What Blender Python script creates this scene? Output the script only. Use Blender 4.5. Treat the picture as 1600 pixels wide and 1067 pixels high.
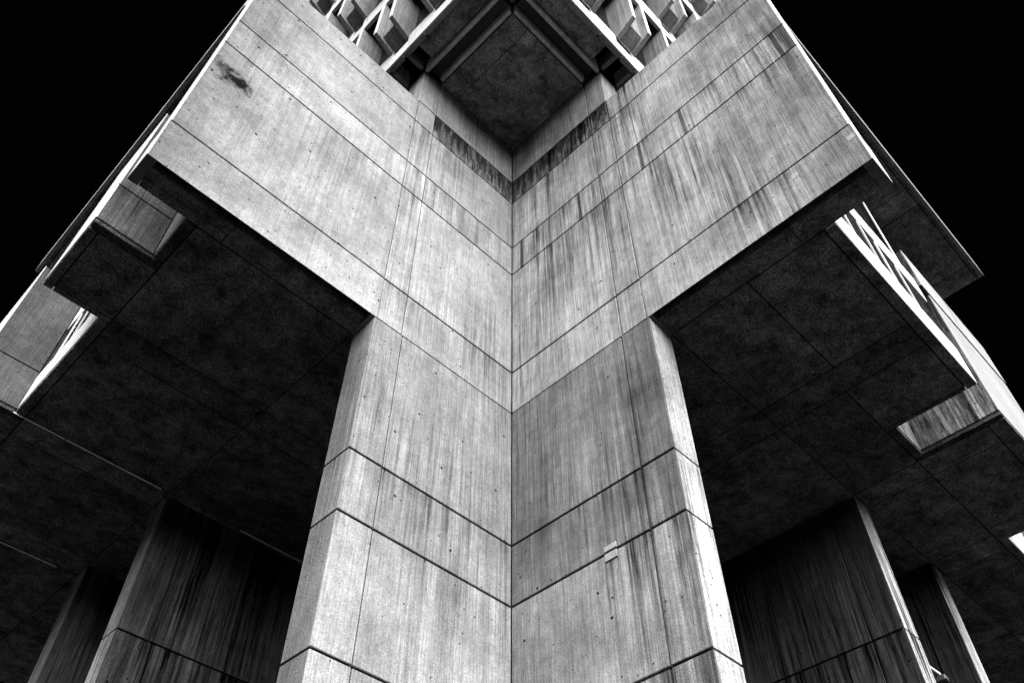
import bpy, bmesh, math, random
from mathutils import Vector, Matrix
random.seed(7)
sc = bpy.context.scene
for o in list(bpy.data.objects):
    bpy.data.objects.remove(o, do_unlink=True)
C = sc.collection
R = math.radians
ZO = 1.6                       # eye height: every z below is metres above the eye, the ground is world z = 0

# ------------------------------------------------------------------ camera, sky, sun, exposure
# world X runs along the left-hand wall towards the viewer, world Y along the right-hand wall
cam = bpy.data.cameras.new('camera')
cam.sensor_width = 36.0
cam.lens = 36.0 * 1342.99 / 1600.0
cam.clip_start = 0.05
cam.clip_end = 2000
co = bpy.data.objects.new('camera', cam)
C.objects.link(co)
th, yaw, roll = R(49.830), R(0.0134), R(0.0857)
s2 = math.sqrt(0.5)
def ab(v):                     # (right, forward, up) of the viewer to world
    return Vector((-s2 * v[0] - s2 * v[1], s2 * v[0] - s2 * v[1], v[2]))
fw = Vector((math.sin(yaw) * math.cos(th), math.cos(yaw) * math.cos(th), math.sin(th)))
rt = Vector((math.cos(yaw), -math.sin(yaw), 0))
up = rt.cross(fw)
r2 = ab(rt * math.cos(roll) + up * math.sin(roll))
u2 = ab(-rt * math.sin(roll) + up * math.cos(roll))
f2 = ab(fw)
co.matrix_world = Matrix(((r2.x, u2.x, -f2.x, 7.0711), (r2.y, u2.y, -f2.y, 7.0711), (r2.z, u2.z, -f2.z, ZO), (0, 0, 0, 1)))
sc.camera = co

SUN_AZ, SUN_EL = R(66), R(50)     # azimuth measured from world X towards world Y
SUN_DIR = Vector((math.cos(SUN_AZ) * math.cos(SUN_EL), math.sin(SUN_AZ) * math.cos(SUN_EL), math.sin(SUN_EL)))
w = bpy.data.worlds.new('World')
sc.world = w
w.use_nodes = True
wn = w.node_tree.nodes
wn.clear()
sky = wn.new('ShaderNodeTexSky')
sky.sky_type = 'NISHITA'
sky.sun_disc = False
sky.sun_elevation = SUN_EL
sky.sun_rotation = math.pi / 2 - SUN_AZ
bw = wn.new('ShaderNodeRGBToBW')
bg = wn.new('ShaderNodeBackground')
bg.inputs['Strength'].default_value = 0.00006      # the photograph's sky prints black
wo = wn.new('ShaderNodeOutputWorld')
w.node_tree.links.new(sky.outputs[0], bw.inputs[0])
w.node_tree.links.new(bw.outputs[0], bg.inputs[0])
w.node_tree.links.new(bg.outputs[0], wo.inputs[0])

sl = bpy.data.lights.new('sun', 'SUN')
sl.energy = 5.0
sl.angle = R(92)
sl.color = (1, 1, 1)
so = bpy.data.objects.new('sun', sl)
C.objects.link(so)
so.rotation_euler = SUN_DIR.to_track_quat('Z', 'Y').to_euler()
so.location = (20, 25, 40)

sc.view_settings.view_transform = 'Standard'
sc.view_settings.look = 'None'
sc.view_settings.exposure = 2.88
sc.view_settings.gamma = 1.0
sc.cycles.max_bounces = 3
sc.cycles.diffuse_bounces = 1
sc.cycles.glossy_bounces = 1

# ------------------------------------------------------------------ materials
class NT:
    def __init__(s, name):
        s.m = bpy.data.materials.new(name)
        s.m.use_nodes = True
        s.t = s.m.node_tree
        s.t.nodes.clear()
    def n(s, typ, **kw):
        nd = s.t.nodes.new(typ)
        for k, v in kw.items():
            setattr(nd, k, v)
        return nd
    def l(s, a, b):
        s.t.links.new(a, b)
    def val(s, sock, v):
        if hasattr(v, 'is_output') or isinstance(v, bpy.types.NodeSocket):
            s.l(v, sock)
        else:
            sock.default_value = v
    def math(s, op, a, b=0.0, c=None, clamp=False):
        nd = s.n('ShaderNodeMath', operation=op, use_clamp=clamp)
        s.val(nd.inputs[0], a)
        s.val(nd.inputs[1], b)
        if c is not None:
            s.val(nd.inputs[2], c)
        return nd.outputs[0]
    def remap(s, v, a, b, c, d):
        nd = s.n('ShaderNodeMapRange')
        nd.clamp = True
        s.val(nd.inputs[0], v)
        for i, x in enumerate((a, b, c, d)):
            nd.inputs[i + 1].default_value = x
        return nd.outputs[0]
    def pos(s, sx, sy, sz, off=(0, 0, 0)):
        if not hasattr(s, 'g'):
            s.g = s.n('ShaderNodeNewGeometry')
        nd = s.n('ShaderNodeVectorMath', operation='MULTIPLY_ADD')
        s.l(s.g.outputs['Position'], nd.inputs[0])
        nd.inputs[1].default_value = (sx, sy, sz)
        nd.inputs[2].default_value = off
        return nd.outputs[0]
    def noise(s, vec, scale=1.0, detail=4.0, rough=0.55, dist=0.0):
        nd = s.n('ShaderNodeTexNoise')
        s.l(vec, nd.inputs['Vector'])
        nd.inputs['Scale'].default_value = scale
        nd.inputs['Detail'].default_value = detail
        nd.inputs['Roughness'].default_value = rough
        nd.inputs['Distortion'].default_value = dist
        return nd.outputs[0]

def concrete(name, base, end_dark=-1, streak=0.3, mottle=0.3, boards=0.2, grain=0.35, stain=0.0, bars=0.0, holes=1.0, seed=0.0, blotch=0.0, bump=0.5, spot=None):
    t = NT(name)
    o = (seed * 3.7, seed * 5.1, seed * 1.3)
    p1 = t.pos(1, 1, 1, o)
    # mottling
    m1 = t.remap(t.noise(p1, 0.9, 5, 0.66), 0.30, 0.70, 1 - mottle, 1 + mottle)
    m2 = t.remap(t.noise(p1, 7.0, 4, 0.7), 0.3, 0.7, 1 - mottle * 0.5, 1 + mottle * 0.5)
    # rain streaks: fine and broad, long in z, fading in and out
    fine = t.noise(t.pos(17, 17, 0.32, o), 1, 3, 0.62)
    broad = t.noise(t.pos(4.2, 4.2, 0.16, o), 1, 2, 0.6)
    where = t.remap(t.noise(t.pos(0.55, 0.55, 0.30, (9 + seed, 2, 4)), 1, 1, 0.5), 0.40, 0.60, 0.10, 1.15)
    sf = t.math('MULTIPLY', t.remap(fine, 0.34, 0.66, -streak, streak * 0.8), where)
    gen = t.n('ShaderNodeTexCoord')
    sg = t.n('ShaderNodeSeparateXYZ')
    t.l(gen.outputs['Generated'], sg.inputs[0])
    hang = t.remap(t.math('POWER', sg.outputs[2], 1.6), 0, 1, 0.30, 1.25)
    where2 = t.math('MULTIPLY', where, hang)
    sb = t.math('MULTIPLY', t.remap(broad, 0.36, 0.66, -streak * 1.2, streak * 0.6), where2)
    hair = t.noise(t.pos(48, 48, 1.5, o), 1, 2, 0.7)
    sh = t.remap(hair, 0.3, 0.7, -streak * 1.0, streak * 0.75)
    st = t.math('MAXIMUM', t.math('ADD', t.math('ADD', t.math('ADD', sf, sb), sh), 1.0), 0.05)
    # form boards, each a shade of its own, about 0.12 m wide
    bp = t.pos(8.3, 8.3, 0.0, (0.37 + seed, 0.61, 0))
    fl = t.n('ShaderNodeVectorMath', operation='FLOOR')
    t.l(bp, fl.inputs[0])
    zb = t.n('ShaderNodeTexWhiteNoise', noise_dimensions='3D')
    t.l(fl.outputs[0], zb.inputs[0])
    bd = t.remap(zb.outputs[0], 0, 1, 1 - boards * 0.5, 1 + boards * 0.5)
    fr = t.n('ShaderNodeVectorMath', operation='FRACTION')
    t.l(bp, fr.inputs[0])
    # grain of the sand and of the face
    g1 = t.remap(t.noise(p1, 45, 2, 0.75), 0.32, 0.68, 1 - grain, 1 + grain)
    g2 = t.remap(t.noise(p1, 120, 0, 0.5), 0.3, 0.7, 1 - grain * 0.8, 1 + grain * 0.8)
    # air holes
    hv = []
    for sca, thr, sd in ((2.6, 0.065, 1.1), (5.6, 0.085, 6.3)):
        vo = t.n('ShaderNodeTexVoronoi', feature='F1')
        t.l(t.pos(1, 1, 1, (sd + seed, sd * 2, sd * 3)), vo.inputs['Vector'])
        vo.inputs['Scale'].default_value = sca
        hv.append(t.remap(vo.outputs['Distance'], thr * holes * 0.6, thr * holes, 0.06, 1.0))
    hole = t.math('MULTIPLY', hv[0], hv[1])
    oi = t.n('ShaderNodeObjectInfo')
    sepc = t.n('ShaderNodeSeparateColor')
    t.l(oi.outputs['Color'], sepc.inputs[0])
    rnd = t.math('MULTIPLY', t.remap(oi.outputs['Random'], 0, 1, 0.92, 1.08), sepc.outputs[0])      # tone of each pour, plus light and shade painted through object colour
    v = t.math('MULTIPLY', m1, m2)
    for x in (st, bd, g1, g2, hole, rnd):
        v = t.math('MULTIPLY', v, x)
    if stain > 0:      # black run-off stain, thick at the top and ragged below
        sn = t.noise(t.pos(9, 9, 1.3, (3 + seed, 8, 1)), 1, 5, 0.74)
        sn = t.math('SUBTRACT', sn, t.math('MULTIPLY', t.math('SUBTRACT', sg.outputs[2], 0.45), 0.16))
        v = t.math('MULTIPLY', v, t.remap(sn, 0.44, 0.68, 1 - stain, 1.0))
    if bars > 0:       # separate dark runs the width of a board or two
        bn_ = t.noise(t.pos(3.6, 3.6, 0.03, (1.7 + seed, 4, 2)), 1, 1, 0.5)
        v = t.math('MULTIPLY', v, t.remap(bn_, 0.575, 0.60, 1.0, 1 - bars))
    if blotch > 0:
        bn = t.noise(t.pos(1, 1, 1, (5 + seed, 1, 2)), 2.8, 6, 0.82)
        v = t.math('MULTIPLY', v, t.remap(bn, 0.35, 0.68, 1 - blotch, 1 + blotch * 1.1))
    if end_dark >= 0:           # ragged darkening towards the free end of the wing
        sp_ = t.n('ShaderNodeSeparateXYZ')
        t.l(t.g.outputs['Position'], sp_.inputs[0])
        rg = t.noise(t.pos(1, 1, 1, (4 + seed, 7, 3)), 1.7, 5, 0.72)
        e2_ = t.math('ADD', sp_.outputs[end_dark], t.math('MULTIPLY', t.math('SUBTRACT', rg, 0.5), 2.4))
        v = t.math('MULTIPLY', v, t.remap(e2_, 5.0, 7.0, 1.0, 0.5))
    if spot:           # a ragged soot mark where water once leaked out, and ragged darkening towards the free end
        sep = t.n('ShaderNodeSeparateXYZ')
        t.l(t.g.outputs['Position'], sep.inputs[0])
        rag = t.noise(t.pos(1, 1, 1, (2, 7, 3)), 3.4, 6, 0.75)
        dx = t.math('MULTIPLY', t.math('SUBTRACT', sep.outputs[0], spot[0]), 2.5)
        dz = t.math('MULTIPLY', t.math('SUBTRACT', sep.outputs[2], spot[1] + ZO), 3.2)
        d = t.math('SQRT', t.math('ADD', t.math('MULTIPLY', dx, dx), t.math('MULTIPLY', dz, dz)))
        d = t.math('ADD', d, t.math('MULTIPLY', t.math('SUBTRACT', rag, 0.5), 4.6))
        v = t.math('MULTIPLY', v, t.remap(d, 0.25, 1.15, 0.04, 1.0))
        e_ = t.math('ADD', sep.outputs[0], t.math('MULTIPLY', t.math('SUBTRACT', rag, 0.5), 1.6))
        v = t.math('MULTIPLY', v, t.remap(e_, 5.2, 6.7, 1.0, 0.5))
    col = t.math('MULTIPLY', v, base, clamp=True)
    cc = t.n('ShaderNodeCombineColor')
    for i in range(3):
        t.l(col, cc.inputs[i])
    bs = t.n('ShaderNodeBsdfPrincipled')
    t.l(cc.outputs[0], bs.inputs['Base Color'])
    bs.inputs['Roughness'].default_value = 0.88
    bs.inputs['Specular IOR Level'].default_value = 0.0
    bm_ = t.n('ShaderNodeBump')
    bm_.inputs['Strength'].default_value = bump
    bm_.inputs['Distance'].default_value = 0.012
    h = t.math('ADD', t.math('MULTIPLY', t.noise(p1, 40, 1, 0.7), 0.8), t.math('MULTIPLY', hv[0], 0.9))
    h = t.math('ADD', h, t.math('MULTIPLY', zb.outputs[0], 0.25 * boards))
    t.l(h, bm_.inputs['Height'])
    t.l(bm_.outputs[0], bs.inputs['Normal'])
    out = t.n('ShaderNodeOutputMaterial')
    t.l(bs.outputs[0], out.inputs[0])
    return t.m

def plain(name, v, rough=0.5, spec=0.5, metal=0.0):
    t = NT(name)
    bs = t.n('ShaderNodeBsdfPrincipled')
    nz = t.remap(t.noise(t.pos(1, 1, 1), 9, 5, 0.6), 0.3, 0.7, v * 0.8, v * 1.2)
    cc = t.n('ShaderNodeCombineColor')
    for i in range(3):
        t.l(nz, cc.inputs[i])
    t.l(cc.outputs[0], bs.inputs['Base Color'])
    bs.inputs['Roughness'].default_value = rough
    bs.inputs['Specular IOR Level'].default_value = spec
    bs.inputs['Metallic'].default_value = metal
    out = t.n('ShaderNodeOutputMaterial')
    t.l(bs.outputs[0], out.inputs[0])
    return t.m

M_WALL_L = concrete('concrete_smooth_form', 0.122, end_dark=0, streak=0.28, mottle=0.28, boards=0.12, grain=0.24, seed=1)
M_ENDST = concrete('concrete_end_stained', 0.122, streak=0.14, mottle=0.30, boards=0.07, grain=0.25, seed=1, holes=1.25, spot=(6.22, 13.08))
M_WALL_R = concrete('concrete_board_form', 0.120, end_dark=1, streak=0.36, mottle=0.34, boards=0.26, grain=0.25, seed=2)
M_STAIN = concrete('concrete_run_off_stained', 0.085, streak=0.6, mottle=0.4, boards=0.3, grain=0.4, stain=0.88, seed=3)
M_BAND = concrete('concrete_band_with_runs', 0.122, streak=0.42, mottle=0.32, boards=0.26, grain=0.32, bars=0.72, seed=2)
M_BAND_L = concrete('concrete_band_with_faint_runs', 0.125, streak=0.30, mottle=0.24, boards=0.15, grain=0.30, bars=0.28, seed=5)
M_NOTCH = concrete('concrete_notch_stained', 0.125, streak=0.6, mottle=0.3, boards=0.4, grain=0.3, stain=0.85, bars=0.7, seed=11)
M_PIER_SHADE = concrete('concrete_shaded_pier', 0.036, streak=0.58, mottle=0.35, boards=0.40, grain=0.32, seed=12)  # pier concrete darkened to paint in the shade under the overhang
M_PIER = concrete('concrete_pier_form', 0.115, streak=0.34, mottle=0.38, boards=0.24, grain=0.25, seed=4)
M_SOF = concrete('concrete_shaded_soffit', 0.072, streak=0.12, mottle=0.45, boards=0.0, grain=0.75, blotch=0.70, seed=5, holes=0.8)  # darker than the walls: shade of the undersides put into the colour
M_PRE = concrete('concrete_precast_and_lit_ends', 0.29, streak=0.12, mottle=0.10, boards=0.05, grain=0.12, seed=6, holes=0.7)  # precast members; also painted on end faces and fin edges as light
M_FIN = concrete('concrete_fin_precast', 0.115, streak=0.25, mottle=0.2, boards=0.12, grain=0.22, seed=7)
M_CORE = concrete('concrete_core', 0.035, streak=0.2, mottle=0.2, boards=0.1, grain=0.2, seed=8)
M_GLASS = plain('dark_window_glass', 0.006, 0.12, 0.02)
M_METAL = plain('pale_conduit_metal', 0.60, 0.35, 0.5, 0.0)
M_DARK = plain('dark_fixture_metal', 0.03, 0.4, 0.5)
M_PATCH2 = plain('grey_repair_mortar', 0.134, 0.9, 0.0)
M_PATCH = plain('pale_repair_mortar', 0.19, 0.9, 0.2)
M_SHADE_FLOOR = concrete('added_black_floor', 0.005, streak=0.1, mottle=0.3, boards=0.0, grain=0.3, seed=10)  # near black so the added floor returns hardly any light
M_GROUND = concrete('plaza_paving', 0.020, streak=0.1, mottle=0.3, boards=0.0, grain=0.3, seed=9)

# ------------------------------------------------------------------ helpers
def add_box(bm, a0, a1, b0, b1, z0, z1):
    x0, x1 = min(a0, a1), max(a0, a1)
    y0, y1 = min(b0, b1), max(b0, b1)
    vs = [bm.verts.new(p) for p in ((x0, y0, z0), (x1, y0, z0), (x1, y1, z0), (x0, y1, z0), (x0, y0, z1), (x1, y0, z1), (x1, y1, z1), (x0, y1, z1))]
    fs = []
    for q in ((3, 2, 1, 0), (4, 5, 6, 7), (0, 1, 5, 4), (1, 2, 6, 5), (2, 3, 7, 6), (3, 0, 4, 7)):
        fs.append(bm.faces.new([vs[i] for i in q]))
    return vs, fs

def finish(name, bm, mat, parent, org):
    bmesh.ops.recalc_face_normals(bm, faces=bm.faces[:])
    bmesh.ops.translate(bm, vec=-Vector(org), verts=bm.verts[:])
    me = bpy.data.meshes.new(name)
    bm.to_mesh(me)
    bm.free()
    me.materials.append(mat)
    o = bpy.data.objects.new(name, me)
    C.objects.link(o)
    wl = Vector((org[0], org[1], org[2] + ZO))
    if parent is not None:
        o.parent = parent
        pw = Vector((0, 0, 0))
        q = parent
        while q is not None:
            pw += q.location
            q = q.parent
        o.location = wl - pw
    else:
        o.location = wl
    return o

class Side:
    """mirror helper: the left-hand wing is written in (a, b); the right-hand wing swaps the two axes"""
    def __init__(s, right):
        s.right = right
    def sw(s, bx):
        a0, a1, b0, b1, z0, z1 = bx
        return (b0, b1, a0, a1, z0, z1) if s.right else bx
    def box(s, name, bx, mat, parent, bev=0.008, tone=1.0):
        bx = s.sw(bx)
        bm = bmesh.new()
        add_box(bm, *bx)
        if bev:
            bmesh.ops.bevel(bm, geom=bm.edges[:], offset=bev, segments=1, affect='EDGES', profile=0.5)
        org = (min(bx[0], bx[1]), min(bx[2], bx[3]), bx[4])
        o = finish(name, bm, mat, parent, org)
        o.color = (tone, tone, tone, 1)
        return o
    def boxes(s, name, bxs, mat, parent):
        bm = bmesh.new()
        for bx in bxs:
            add_box(bm, *s.sw(bx))
        b0 = s.sw(bxs[0])
        return finish(name, bm, mat, parent, (min(b0[0], b0[1]), min(b0[2], b0[3]), b0[4]))

def tag(o, label=None, cat=None, group=None, kind=None):
    for k, v in (('label', label), ('category', cat), ('group', group), ('kind', kind)):
        if v:
            o[k] = v
    return o

# ------------------------------------------------------------------ ground
bm = bmesh.new()
n = 24
S = 220.0
grid = [[bm.verts.new((-S + 2 * S * i / n, -S + 2 * S * j / n, -ZO)) for j in range(n + 1)] for i in range(n + 1)]
for i in range(n):
    for j in range(n):
        bm.faces.new((grid[i][j], grid[i + 1][j], grid[i + 1][j + 1], grid[i][j + 1]))
tag(finish('ground', bm, M_GROUND, None, (0, 0, -ZO)), 'dark plaza paving under the concrete building', None, None, 'structure')

for q in ((-14.5, 5.4, -14.5, -0.6), (-0.6 - 13.9, -0.6, -0.6, 5.4)):  # added black floor, out of view, soaks up bounce to darken the soffits
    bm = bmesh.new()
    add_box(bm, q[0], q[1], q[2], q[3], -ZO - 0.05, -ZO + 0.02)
    tag(finish('added_shade_floor', bm, M_SHADE_FLOOR, None, (q[0], q[2], -ZO)), None, None, None, 'structure')

# ------------------------------------------------------------------ the building
BLD = bpy.data.objects.new('concrete_building', None)
C.objects.link(BLD)
BLD.location = (0, 0, 0)
tag(BLD, 'raw concrete building with deep overhangs meeting at a re-entrant corner', 'building')

LOW = [-1.6, 0.0, 1.74, 2.71, 4.65, 6.41, 7.385, 10.02]      # joints of the piers
HIGH = [10.02, 11.0, 13.885, 14.83, 16.577, 17.507]          # joints of the walls above
G = 0.015                                                   # half a horizontal joint
VG = 0.008                                                  # half a vertical joint

def pier(sd, name, a_in, a_out, b_front, thick, levels, mat, split, first, tones=(), edge=1.0, ret_light=1.0, core_mat=M_CORE):
    """wall-like pier: front face at b_front, free end at a_out"""
    vg = 0.011 if sd.right else VG
    core = sd.boxes(name, [(a_in, a_out - 0.06, b_front - thick + 0.03, b_front - 0.05, levels[0], levels[-1])], core_mat, BLD)
    for z0, z1 in zip(levels[:-1], levels[1:]):
        q0 = z0 + (G if z0 > -1.5 else 0)
        q1 = z1 - G
        tn = dict(tones).get(round(z0, 2), 1.0)
        sd.box('panel', (first, split - vg, b_front - 0.045, b_front, q0, q1), mat, core, tone=tn)
        sd.box('panel', (split + vg, a_out, b_front - 0.03, b_front, q0, q1), mat, core, tone=tn * edge)
        sd.box('panel', (a_out - 0.05, a_out, b_front - thick, b_front - 0.0305, q0, q1), mat, core, 0.004, tone=ret_light)  # tone of this end panel paints the light and shade it receives
    return core

L, Rr = Side(False), Side(True)
A_END = {0: 6.64, 1: 6.575}
for sd in (L, Rr):
    right = sd.right
    wm = M_WALL_R if right else M_WALL_L
    pm = M_PIER if right else M_WALL_L
    # the pier leg of the corner
    p = pier(sd, 'corner_pier', -0.5, 2.88, 0.0, 0.52, LOW, pm, 2.34, 0.008,
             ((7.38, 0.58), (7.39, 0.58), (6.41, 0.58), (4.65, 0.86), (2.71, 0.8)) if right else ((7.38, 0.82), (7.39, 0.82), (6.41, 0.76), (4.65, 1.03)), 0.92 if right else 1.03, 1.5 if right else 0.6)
    # the wall above it: core, then panels band by band
    ae = A_END[int(right)]
    wall = sd.boxes('wall', [(-0.5, ae - 0.05, -0.47, -0.05, 10.30, 17.48), (-0.5, 2.80, -0.47, -0.05, 17.48, 19.06)], M_CORE, BLD)
    vg = 0.010 if right else 0.007
    for i, (z0, z1) in enumerate(zip(HIGH[:-1], HIGH[1:])):
        q0, q1 = z0 + 0.017, z1 - 0.017
        if i == 0:
            q0 = z0
        m_in = M_STAIN if i == 4 else (wm if i != 2 else (M_BAND if right else M_BAND_L))
        pn = sd.box('panel', (0.008, 2.36 - vg, -0.045, 0, q0, q1), m_in, wall)
        if i == 4:
            pn['label'] = 'concrete panel blackened by run-off under the upper storeys'
        sd.box('panel', (2.36 + vg, 2.84 - vg, -0.045, 0, q0, q1), M_STAIN if (i == 4 and right) else (M_BAND if i == 2 and right else wm), wall)
        if i == 0:      # the lowest band carries the drip groove in its underside
            bx = [(2.84 + vg, ae, -0.52, 0, 10.34, q1), (2.84 + vg, ae, -0.012, 0, q0, 10.34),
                  (6.50 - (6.64 - ae), ae, -0.52, -0.012, q0, 10.34), (2.84 + vg, 2.93, -0.52, -0.012, q0, 10.34)]
            sd.boxes('panel', bx, wm if right else M_ENDST, wall)
            for c0, c1 in ((2.93, 5.22), (5.22, 6.50 - (6.64 - ae))):
                sd.box('soffit_panel', (c0 + 0.004, c1 - 0.004, -0.34 if c0 > 5 and not right else -0.515, -0.15, 10.024, 10.33), M_SOF, wall, 0.006)
            if not right:
                sd.box('soffit_panel', (5.23, 6.49, -0.515, -0.355, 10.03, 10.33), M_SOF, wall, 0.006)
        else:
            sd.box('panel', (2.84 + vg, ae - 0.017, -0.52, 0, q0, q1), M_ENDST if not right else (M_BAND if i == 2 else wm), wall)
        sd.box('lit_end_panel', (ae - 0.016 if i else ae + 0.0005, ae if i else ae + 0.012, -0.52, -0.002, q0, q1), M_PRE, wall, 0.003)  # added pale skin paints bright light onto the end face
    # tall piece under the upper storeys
    sd.box('panel', (0.008, 2.345 - vg, -0.045, 0, 17.524, 19.058), M_PIER if right else M_WALL_L, wall)
    sd.box('panel', (2.345 + vg, 2.84, -0.52, 0, 17.524, 19.058), M_PRE if False else (M_PIER if right else M_WALL_L), wall)

    # ---------------- soffit at z = 10.02: thin panels under a slab, joints left open
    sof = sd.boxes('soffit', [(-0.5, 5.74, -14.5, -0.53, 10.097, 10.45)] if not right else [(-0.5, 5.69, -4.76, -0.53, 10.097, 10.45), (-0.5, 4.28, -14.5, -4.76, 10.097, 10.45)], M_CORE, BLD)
    g = 0.011
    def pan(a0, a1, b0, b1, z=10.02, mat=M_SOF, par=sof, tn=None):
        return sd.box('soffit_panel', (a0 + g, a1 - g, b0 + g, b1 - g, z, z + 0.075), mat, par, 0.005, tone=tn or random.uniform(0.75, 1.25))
    rows = [(-2.85, -0.53), (-3.43, -2.85), (-5.79, -3.43), (-6.32, -5.79), (-8.68, -6.32), (-9.27, -8.68), (-11.58, -9.27), (-12.17, -11.58), (-14.4, -12.17)]
    for k, (b0, b1) in enumerate(rows):
        e = 5.60
        if right:
            e = 5.54 if k < 2 else 4.14
        mid = 4.28 if k == 0 and right else None
        cols = [-0.5, 2.90] + ([mid] if mid and mid < e - 0.3 else []) + [e]
        for c0, c1 in zip(cols[:-1], cols[1:]):
            if k % 2 == 0 and c1 - c0 > 2.2:      # formwork sheets of one coffer
                cm = c0 + (c1 - c0) * random.choice((0.42, 0.5, 0.56))
                t0 = random.uniform(0.8, 1.2)
                for q0_, q1_ in ((c0 + g, cm - 0.003), (cm + 0.003, c1 - g)):
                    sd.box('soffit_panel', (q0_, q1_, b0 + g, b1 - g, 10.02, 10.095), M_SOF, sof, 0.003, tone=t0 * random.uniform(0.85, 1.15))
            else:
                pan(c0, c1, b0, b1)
    if not right:
        # frame of the first notch, the panel beyond it, frame of the second notch
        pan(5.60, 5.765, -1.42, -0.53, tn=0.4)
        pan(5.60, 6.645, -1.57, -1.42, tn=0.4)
        pan(5.60, 6.50, -2.85, -1.57)
        pan(6.50, 6.65, -2.97, -1.57)
        pan(5.60, 6.50, -2.97, -2.85)
        pan(5.60, 5.77, -5.77, -2.97)
        pan(5.60, 6.50, -8.60, -5.90)
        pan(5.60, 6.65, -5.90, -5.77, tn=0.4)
        pan(6.50, 6.65, -8.72, -5.90)
        pan(5.60, 6.50, -8.72, -8.60)
        pan(5.60, 5.77, -11.6, -8.72)
        pan(5.60, 6.65, -14.4, -11.6)
    else:
        pan(5.54, 5.72, -4.77, -0.53)
        for (b0, b1) in ((-4.67, -3.43),):
            pan(4.14, 5.54, b0, b1)
        pan(4.14, 5.54, -4.77, -4.67)
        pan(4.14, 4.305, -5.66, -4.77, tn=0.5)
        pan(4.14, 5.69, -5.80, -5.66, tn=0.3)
        pan(4.14, 5.40, -6.32, -5.80)
        pan(5.40, 5.69, -8.98, -5.80)
        pan(4.14, 5.40, -8.43, -6.32)
        pan(4.14, 5.40, -8.98, -8.43)
        pan(4.14, 4.30, -11.6, -8.98)
        pan(4.14, 5.69, -14.4, -11.6)

    # ---------------- the storey above the soffit: body, blocks that carry the upper slab, windows
    if not right:
        sd.boxes('inner_wall', [(0.0, 5.62, -14.3, -0.56, 10.47, 16.9)], M_CORE, BLD)
        for b0, b1 in ((-2.97, -1.42), (-8.72, -5.77), (-14.3, -11.6)):
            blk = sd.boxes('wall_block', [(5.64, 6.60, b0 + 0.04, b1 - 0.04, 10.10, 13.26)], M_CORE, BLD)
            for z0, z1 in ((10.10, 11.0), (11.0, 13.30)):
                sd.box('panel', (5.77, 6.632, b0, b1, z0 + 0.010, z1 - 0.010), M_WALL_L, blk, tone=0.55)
                sd.box('lit_end_panel', (6.634, 6.65, b0, b1, z0 + 0.010, z1 - 0.010), M_PRE, blk, 0.003)  # pale skin on the block's end, painted as if brightly lit
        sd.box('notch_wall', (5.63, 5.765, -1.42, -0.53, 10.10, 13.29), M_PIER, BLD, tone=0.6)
        wins = [(5.77, -5.77, -2.97), (5.77, -11.6, -8.72)]
    else:
        sd.boxes('inner_wall', [(0.0, 5.50, -4.74, -0.56, 10.47, 16.9), (0.0, 4.20, -14.3, -4.74, 10.47, 16.9), (4.20, 5.50, -8.9, -5.75, 10.47, 13.2)], M_CORE, BLD)
        blk = sd.boxes('wall_block', [(4.28, 5.64, -8.94, -5.70, 10.10, 14.3)], M_CORE, BLD)
        for z0, z1 in ((10.10, 13.25), (13.25, 14.45)):
            sd.box('panel', (4.26, 5.67 if z0 < 12 else 5.69, -9.0, -5.66 if z0 < 12 else -5.36, z0 + 0.01, z1 - 0.02), M_NOTCH, blk)
            sd.box('lit_end_panel', (5.672 if z0 < 12 else 5.692, 5.69 if z0 < 12 else 5.71, -9.0, -5.66 if z0 < 12 else -5.36, z0 + 0.01, z1 - 0.02), M_PRE, blk, 0.003, tone=0.5)
        sd.box('notch_wall', (4.17, 4.305, -5.655, -4.76, 10.10, 16.57), wm, BLD)
        wins = [(5.72, -4.76, -0.53), (4.31, -11.6, -8.98)]
    for af, b0, b1 in wins:
        wd = sd.boxes('window_wall', [(af - 0.20, af - 0.17, b0, b1, 10.9, 16.57)], M_GLASS, BLD)
        sd.box('spandrel', (af - 0.15, af, b0 + 0.003, b1 - 0.003, 10.098 if af > 5.75 else 10.022, 10.88), M_PRE, wd)
        sd.box('transom', (af - 0.16, af - 0.01, b0 + 0.003, b1 - 0.003, 12.15, 12.85), M_PRE, wd)
        for q in ((-1.62, -2.37, -2.93, -3.62) if right and af > 5 else [b1 - (b1 - b0) * f for f in (0.2, 0.4, 0.6, 0.8)]):
            sd.box('mullion', (af - 0.04, af - 0.012, q - 0.02, q + 0.02, 10.88, 12.15), M_PRE, wd, 0.003)
        q = b0 + 0.5
        sd.box('mullion', (af - 0.04, af - 0.012, q - 0.03, q + 0.03, 12.85, 16.57), M_PRE, wd, 0.004)

    # ---------------- roof slab of the wing: underside at 16.577
    sa = 6.545 if right else 6.67
    slab = sd.boxes('roof_slab', [(0.0, sa - 0.09, -9.2, -0.50, 16.66, 17.46)], M_CORE, BLD)
    cuts = [-0.52, -2.85, -3.43, -5.82, -6.38, -8.72, -9.27]
    for b1, b0 in zip(cuts[:-1], cuts[1:]):
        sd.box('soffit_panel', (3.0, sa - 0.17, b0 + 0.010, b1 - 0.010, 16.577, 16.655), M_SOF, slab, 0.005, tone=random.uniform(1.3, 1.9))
        sd.box('soffit_panel', (sa - 0.15, sa - 0.085, b0 + 0.006, b1 - 0.006, 16.577, 16.655), M_SOF, slab, 0.005)
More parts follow.
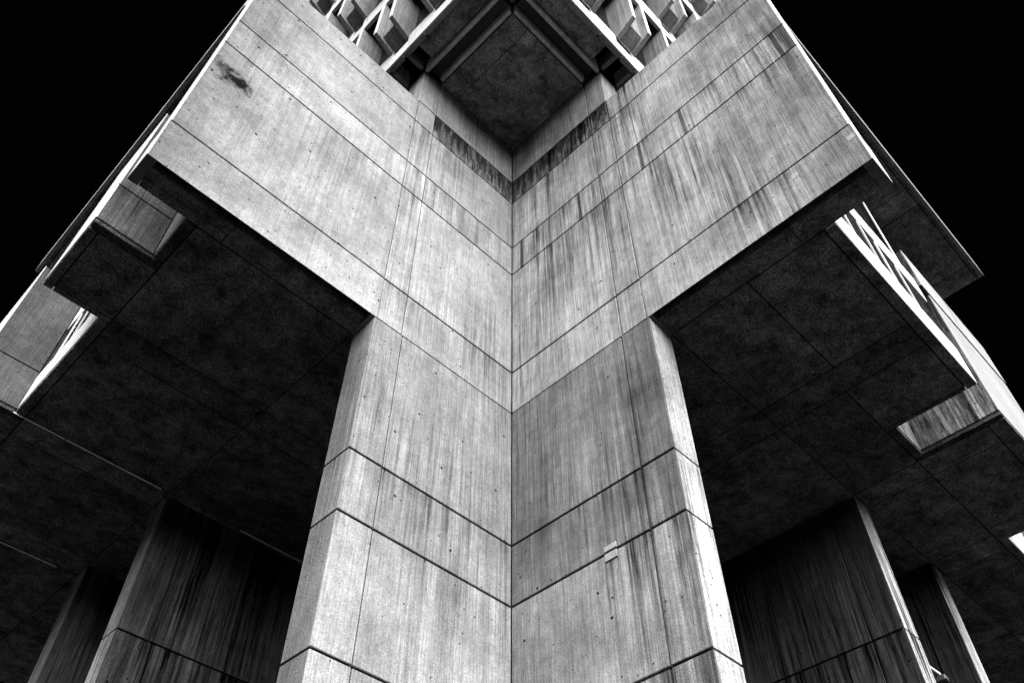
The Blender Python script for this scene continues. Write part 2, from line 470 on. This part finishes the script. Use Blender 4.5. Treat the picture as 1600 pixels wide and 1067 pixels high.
    for b1, b0 in ((-0.525, -3.4), (-3.4, -6.35), (-6.35, -9.27)):
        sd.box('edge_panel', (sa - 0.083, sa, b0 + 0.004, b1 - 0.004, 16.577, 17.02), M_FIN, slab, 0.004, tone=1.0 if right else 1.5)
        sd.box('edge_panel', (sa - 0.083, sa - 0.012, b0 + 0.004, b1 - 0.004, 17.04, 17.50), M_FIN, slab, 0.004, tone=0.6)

    # ---------------- free-standing piers under the soffit
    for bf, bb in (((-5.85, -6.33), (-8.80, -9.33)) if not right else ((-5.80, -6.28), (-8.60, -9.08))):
        pier(sd, 'pier', -0.7, 2.88, bf, bf - bb, LOW[:-2] + [7.385, 10.015], M_PIER_SHADE, 2.32, -0.7, [(round(q, 2), 0.75) for q in LOW], 1.0, 6.4 if right else 3.0)  # long faces painted as shaded, end panels toned up as lit

# solid core where the two wings meet, under the soffits
Side(False).boxes('core_wall', [(-14.5, -0.72, -14.5, -0.72, -1.6, 19.2)], M_CORE, BLD)

# ------------------------------------------------------------------ upper storeys
up_sof = L.boxes('upper_soffit', [(-12, 3.3, -12, 2.34, 19.72, 20.2), (-12, 2.34, 2.34, 3.3, 19.72, 20.2), (2.34, 3.3, 2.34, 3.3, 19.72, 20.2)], M_CORE, BLD)
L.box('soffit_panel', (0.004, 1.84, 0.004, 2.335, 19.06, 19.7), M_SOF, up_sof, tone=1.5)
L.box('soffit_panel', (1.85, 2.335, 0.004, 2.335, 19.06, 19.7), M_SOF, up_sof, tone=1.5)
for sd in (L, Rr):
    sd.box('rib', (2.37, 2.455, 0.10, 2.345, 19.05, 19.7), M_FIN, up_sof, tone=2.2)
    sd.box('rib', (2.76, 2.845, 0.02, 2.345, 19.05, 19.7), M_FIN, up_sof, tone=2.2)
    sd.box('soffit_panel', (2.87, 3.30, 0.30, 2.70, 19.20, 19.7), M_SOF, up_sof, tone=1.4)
    sd.box('soffit_panel', (2.47, 2.745, 0.05, 2.36, 19.30, 19.7), M_CORE, up_sof)
    # coffers behind the pier head
    for b0, b1, z in ((-0.62, -0.52, 19.12), (-0.10, 0.0, 19.2), (-2.95, -2.80, 19.12), (-3.55, -3.40, 19.12)):
        sd.box('rib', (2.87, 3.29, b0, b1, z, 19.7), M_FIN, up_sof)
    sd.box('soffit_panel', (2.30, 3.30, -2.75, -0.66, 19.42, 19.7), M_SOF, up_sof)
    # outer beam behind the pale facing
    for b0, b1 in ((-6.0, -0.62), (-0.58, -0.12), (-0.08, 0.62), (0.66, 2.3), (2.34, 3.3)):
        sd.box('edge_beam', (3.32, 3.44, b0, b1, 19.08, 19.7), M_FIN, up_sof, 0.012)
L.box('soffit_panel', (2.48, 2.74, 2.48, 2.74, 19.15, 19.7), M_SOF, up_sof)

FIN = {}
def make_fin(sd, k, bc):
    """window fin: two plates with sloping feet, a set-back web between them; local origin at the facing"""
    a0, z0 = 3.47 + 0.55 * k, 19.06 + 3.04 * k
    key = sd.right
    def prism(prof, b0, b1):
        bm = bmesh.new()
        lo = [bm.verts.new(((q[0], b0, q[1]) if not sd.right else (b0, q[0], q[1]))) for q in prof]
        hi = [bm.verts.new(((q[0], b1, q[1]) if not sd.right else (b1, q[0], q[1]))) for q in prof]
        bm.faces.new(lo)
        bm.faces.new(hi[::-1])
        m = len(prof)
        for i in range(m):
            bm.faces.new((lo[i], lo[(i + 1) % m], hi[(i + 1) % m], hi[i]))
        bmesh.ops.bevel(bm, geom=bm.edges[:], offset=0.008, segments=1, affect='EDGES', profile=0.5)
        bmesh.ops.recalc_face_normals(bm, faces=bm.faces[:])
        me = bpy.data.meshes.new('fin_piece')
        bm.to_mesh(me)
        bm.free()
        return me
    if key not in FIN:
        pl = [(-0.95, 0.72), (0.0, 0.80), (0.535, 1.15), (0.545, 3.86), (-0.95, 3.86)]
        ed = [(0.537, 1.145), (0.56, 1.165), (0.57, 3.86), (0.547, 3.86)]  # pale strip paints the light on the plate's outer edge
        wb = [(-0.5, 0.96), (0.02, 0.96), (0.36, 1.18), (0.38, 3.8), (-0.5, 3.8)]
        sl_ = [(-0.45, 0.86), (-0.02, 0.90), (0.02, 0.955), (-0.45, 0.955)]
        FIN[key] = [('plate', prism(pl, -0.065, 0.055), M_FIN), ('plate', prism(pl, -0.63, -0.51), M_FIN), ('web', prism(wb, -0.505, -0.07), M_FIN), ('sill', prism(sl_, -0.505, -0.07), M_FIN), ('lit_edge_strip', prism(ed, -0.065, 0.055), M_PRE), ('lit_edge_strip', prism(ed, -0.63, -0.51), M_PRE)]
        for nm, me, mt in FIN[key]:
            me.materials.append(mt)
    e = bpy.data.objects.new('window_fin', None)
    C.objects.link(e)
    e.parent = BLD
    e.location = (a0, bc, z0 + ZO) if not sd.right else (bc, a0, z0 + ZO)
    for nm, me, mt in FIN[key]:
        o = bpy.data.objects.new(nm, me)
        C.objects.link(o)
        o.parent = e

for sd in (L, Rr):
    for k in range(3):
        a0, z0 = 3.47 + 0.55 * k, 19.06 + 3.04 * k
        # body and glass of the storey
        lim = a0 if not sd.right else a0 - 0.5
        sd.boxes('window_wall', [(a0 - 0.16, a0 - 0.11, -12, a0 - 0.18, z0 + 0.87, z0 + 3.06)], M_GLASS, BLD)
        beam = sd.boxes('floor_beam', [(a0 - 0.95, a0 - 0.10, -12, a0 - 0.1 - (0.42 if sd.right else 0), z0 + 0.66, z0 + 0.86)], M_CORE, BLD)
        bc = -7.25
        cuts = [-12.0]
        while bc < a0 - 0.2:
            if bc > -7:
                make_fin(sd, k, bc)
            cuts.append(bc - 0.50)
            cuts.append(bc + 0.06)
            bc += 1.45
        cuts.append(a0)
        for i, (c0, c1) in enumerate(zip(cuts[:-1], cuts[1:])):
            if c1 - c0 < 0.1 or c0 < -7.5:
                continue
            seat = (i % 2 == 1)          # the block is cut down where a fin rests on it
            top = z0 + (0.56 if seat else 0.92)
            e1 = c1 - (0.10 if (sd.right and i == len(cuts) - 2) else 0)
            sd.box('beam_block', (a0 - 0.09, a0, c0 + 0.004, e1 - 0.004, z0 + 0.03, top), M_PRE, beam, 0.006)
L.boxes('upper_body', [(-12, 2.48, -12, 2.48, 20.2, 28.6)], M_CORE, BLD)
L.boxes('roof', [(-12, 4.9, -12, 4.9, 28.2, 28.6)], M_CORE, BLD)

# repair patches on the lowest bands
for sd, a, z in ((L, 3.22, 10.32), (L, 2.97, 10.285), (Rr, 5.63, 10.75), (Rr, 6.50, 10.71)):
    q = 0.035 if not sd.right else 0.055
    sd.box('repair_patch', (a - q, a + q, 0.0005, 0.004, z - q, z + q), M_PATCH2 if sd.right else M_PATCH, BLD, 0.001)

# ------------------------------------------------------------------ small things fixed to it
def tube(name, pts, r, mat, parent=None, seg=10):
    bm = bmesh.new()
    rings = []
    for i, p in enumerate(pts):
        p = Vector(p)
        d = (Vector(pts[min(i + 1, len(pts) - 1)]) - Vector(pts[max(i - 1, 0)])).normalized()
        u = d.orthogonal().normalized()
        v = d.cross(u)
        rings.append([bm.verts.new(p + u * r * math.cos(2 * math.pi * k / seg) + v * r * math.sin(2 * math.pi * k / seg)) for k in range(seg)])
    for q0, q1 in zip(rings[:-1], rings[1:]):
        for k in range(seg):
            bm.faces.new((q0[k], q0[(k + 1) % seg], q1[(k + 1) % seg], q1[k]))
    bm.faces.new(rings[0])
    bm.faces.new(rings[-1][::-1])
    return finish(name, bm, mat, parent, pts[0])

def conduit(a0, a1, b, label):
    e = bpy.data.objects.new('conduit_pipe', None)
    C.objects.link(e)
    e.location = (a0, b, 10.0 + ZO)
    tag(e, label, 'pipe', 'conduits under the soffit')
    n = max(2, int(abs(a1 - a0) / 0.9))
    for i in range(n):
        x0 = a0 + (a1 - a0) * i / n
        x1 = a0 + (a1 - a0) * (i + 1) / n
        tube('pipe_length', [(x0 - 0.01, b, 10.004), (x1 + 0.01, b, 10.004)], 0.011, M_METAL, e)
        L.box('clip', (x1 - 0.012, x1 + 0.012, b - 0.02, b + 0.02, 9.99, 10.019), M_DARK, e, 0.002)
conduit(5.80, 3.06, -5.76, 'thin pale conduit running from the left soffit edge to the nearer left pier')
conduit(1.42, 0.0, -5.76, 'short pale conduit in the dark between left pier and corner pier')
conduit(5.60, 3.3, -9.29, 'thin pale conduit on the soffit by the farthest left pier')

e = bpy.data.objects.new('wall_plate', None)
C.objects.link(e)
e.location = (0, 1.73, 6.39 + ZO)
tag(e, 'small pale plate across a joint of the right hand wall', 'plate')
for z0, z1 in ((6.288, 6.395), (6.425, 6.505)):
    Rr.box('plate_half', (1.635, 1.83, 0.002, 0.020, z0, z1), M_PATCH2, e, 0.004)

e = bpy.data.objects.new('bracket_lamp', None)
C.objects.link(e)
e.location = (-6.28, 2.80, 7.03 + ZO)
tag(e, 'small dark lamp on a pale arm behind the nearer right pier', 'lamp')
tube('arm', [(-6.285, 2.80, 7.03), (-6.84, 2.80, 7.05)], 0.022, M_METAL, e)
bm = bmesh.new()
add_box(bm, -6.95, -6.80, 2.72, 2.88, 6.93, 7.02)
bmesh.ops.bevel(bm, geom=bm.edges[:], offset=0.015, segments=2, affect='EDGES', profile=0.5)
finish('lamp_head', bm, M_DARK, e, (-6.88, 2.8, 6.93))
Rr.box('base_plate', (2.74, 2.86, -6.30, -6.282, 6.96, 7.10), M_METAL, e, 0.003)
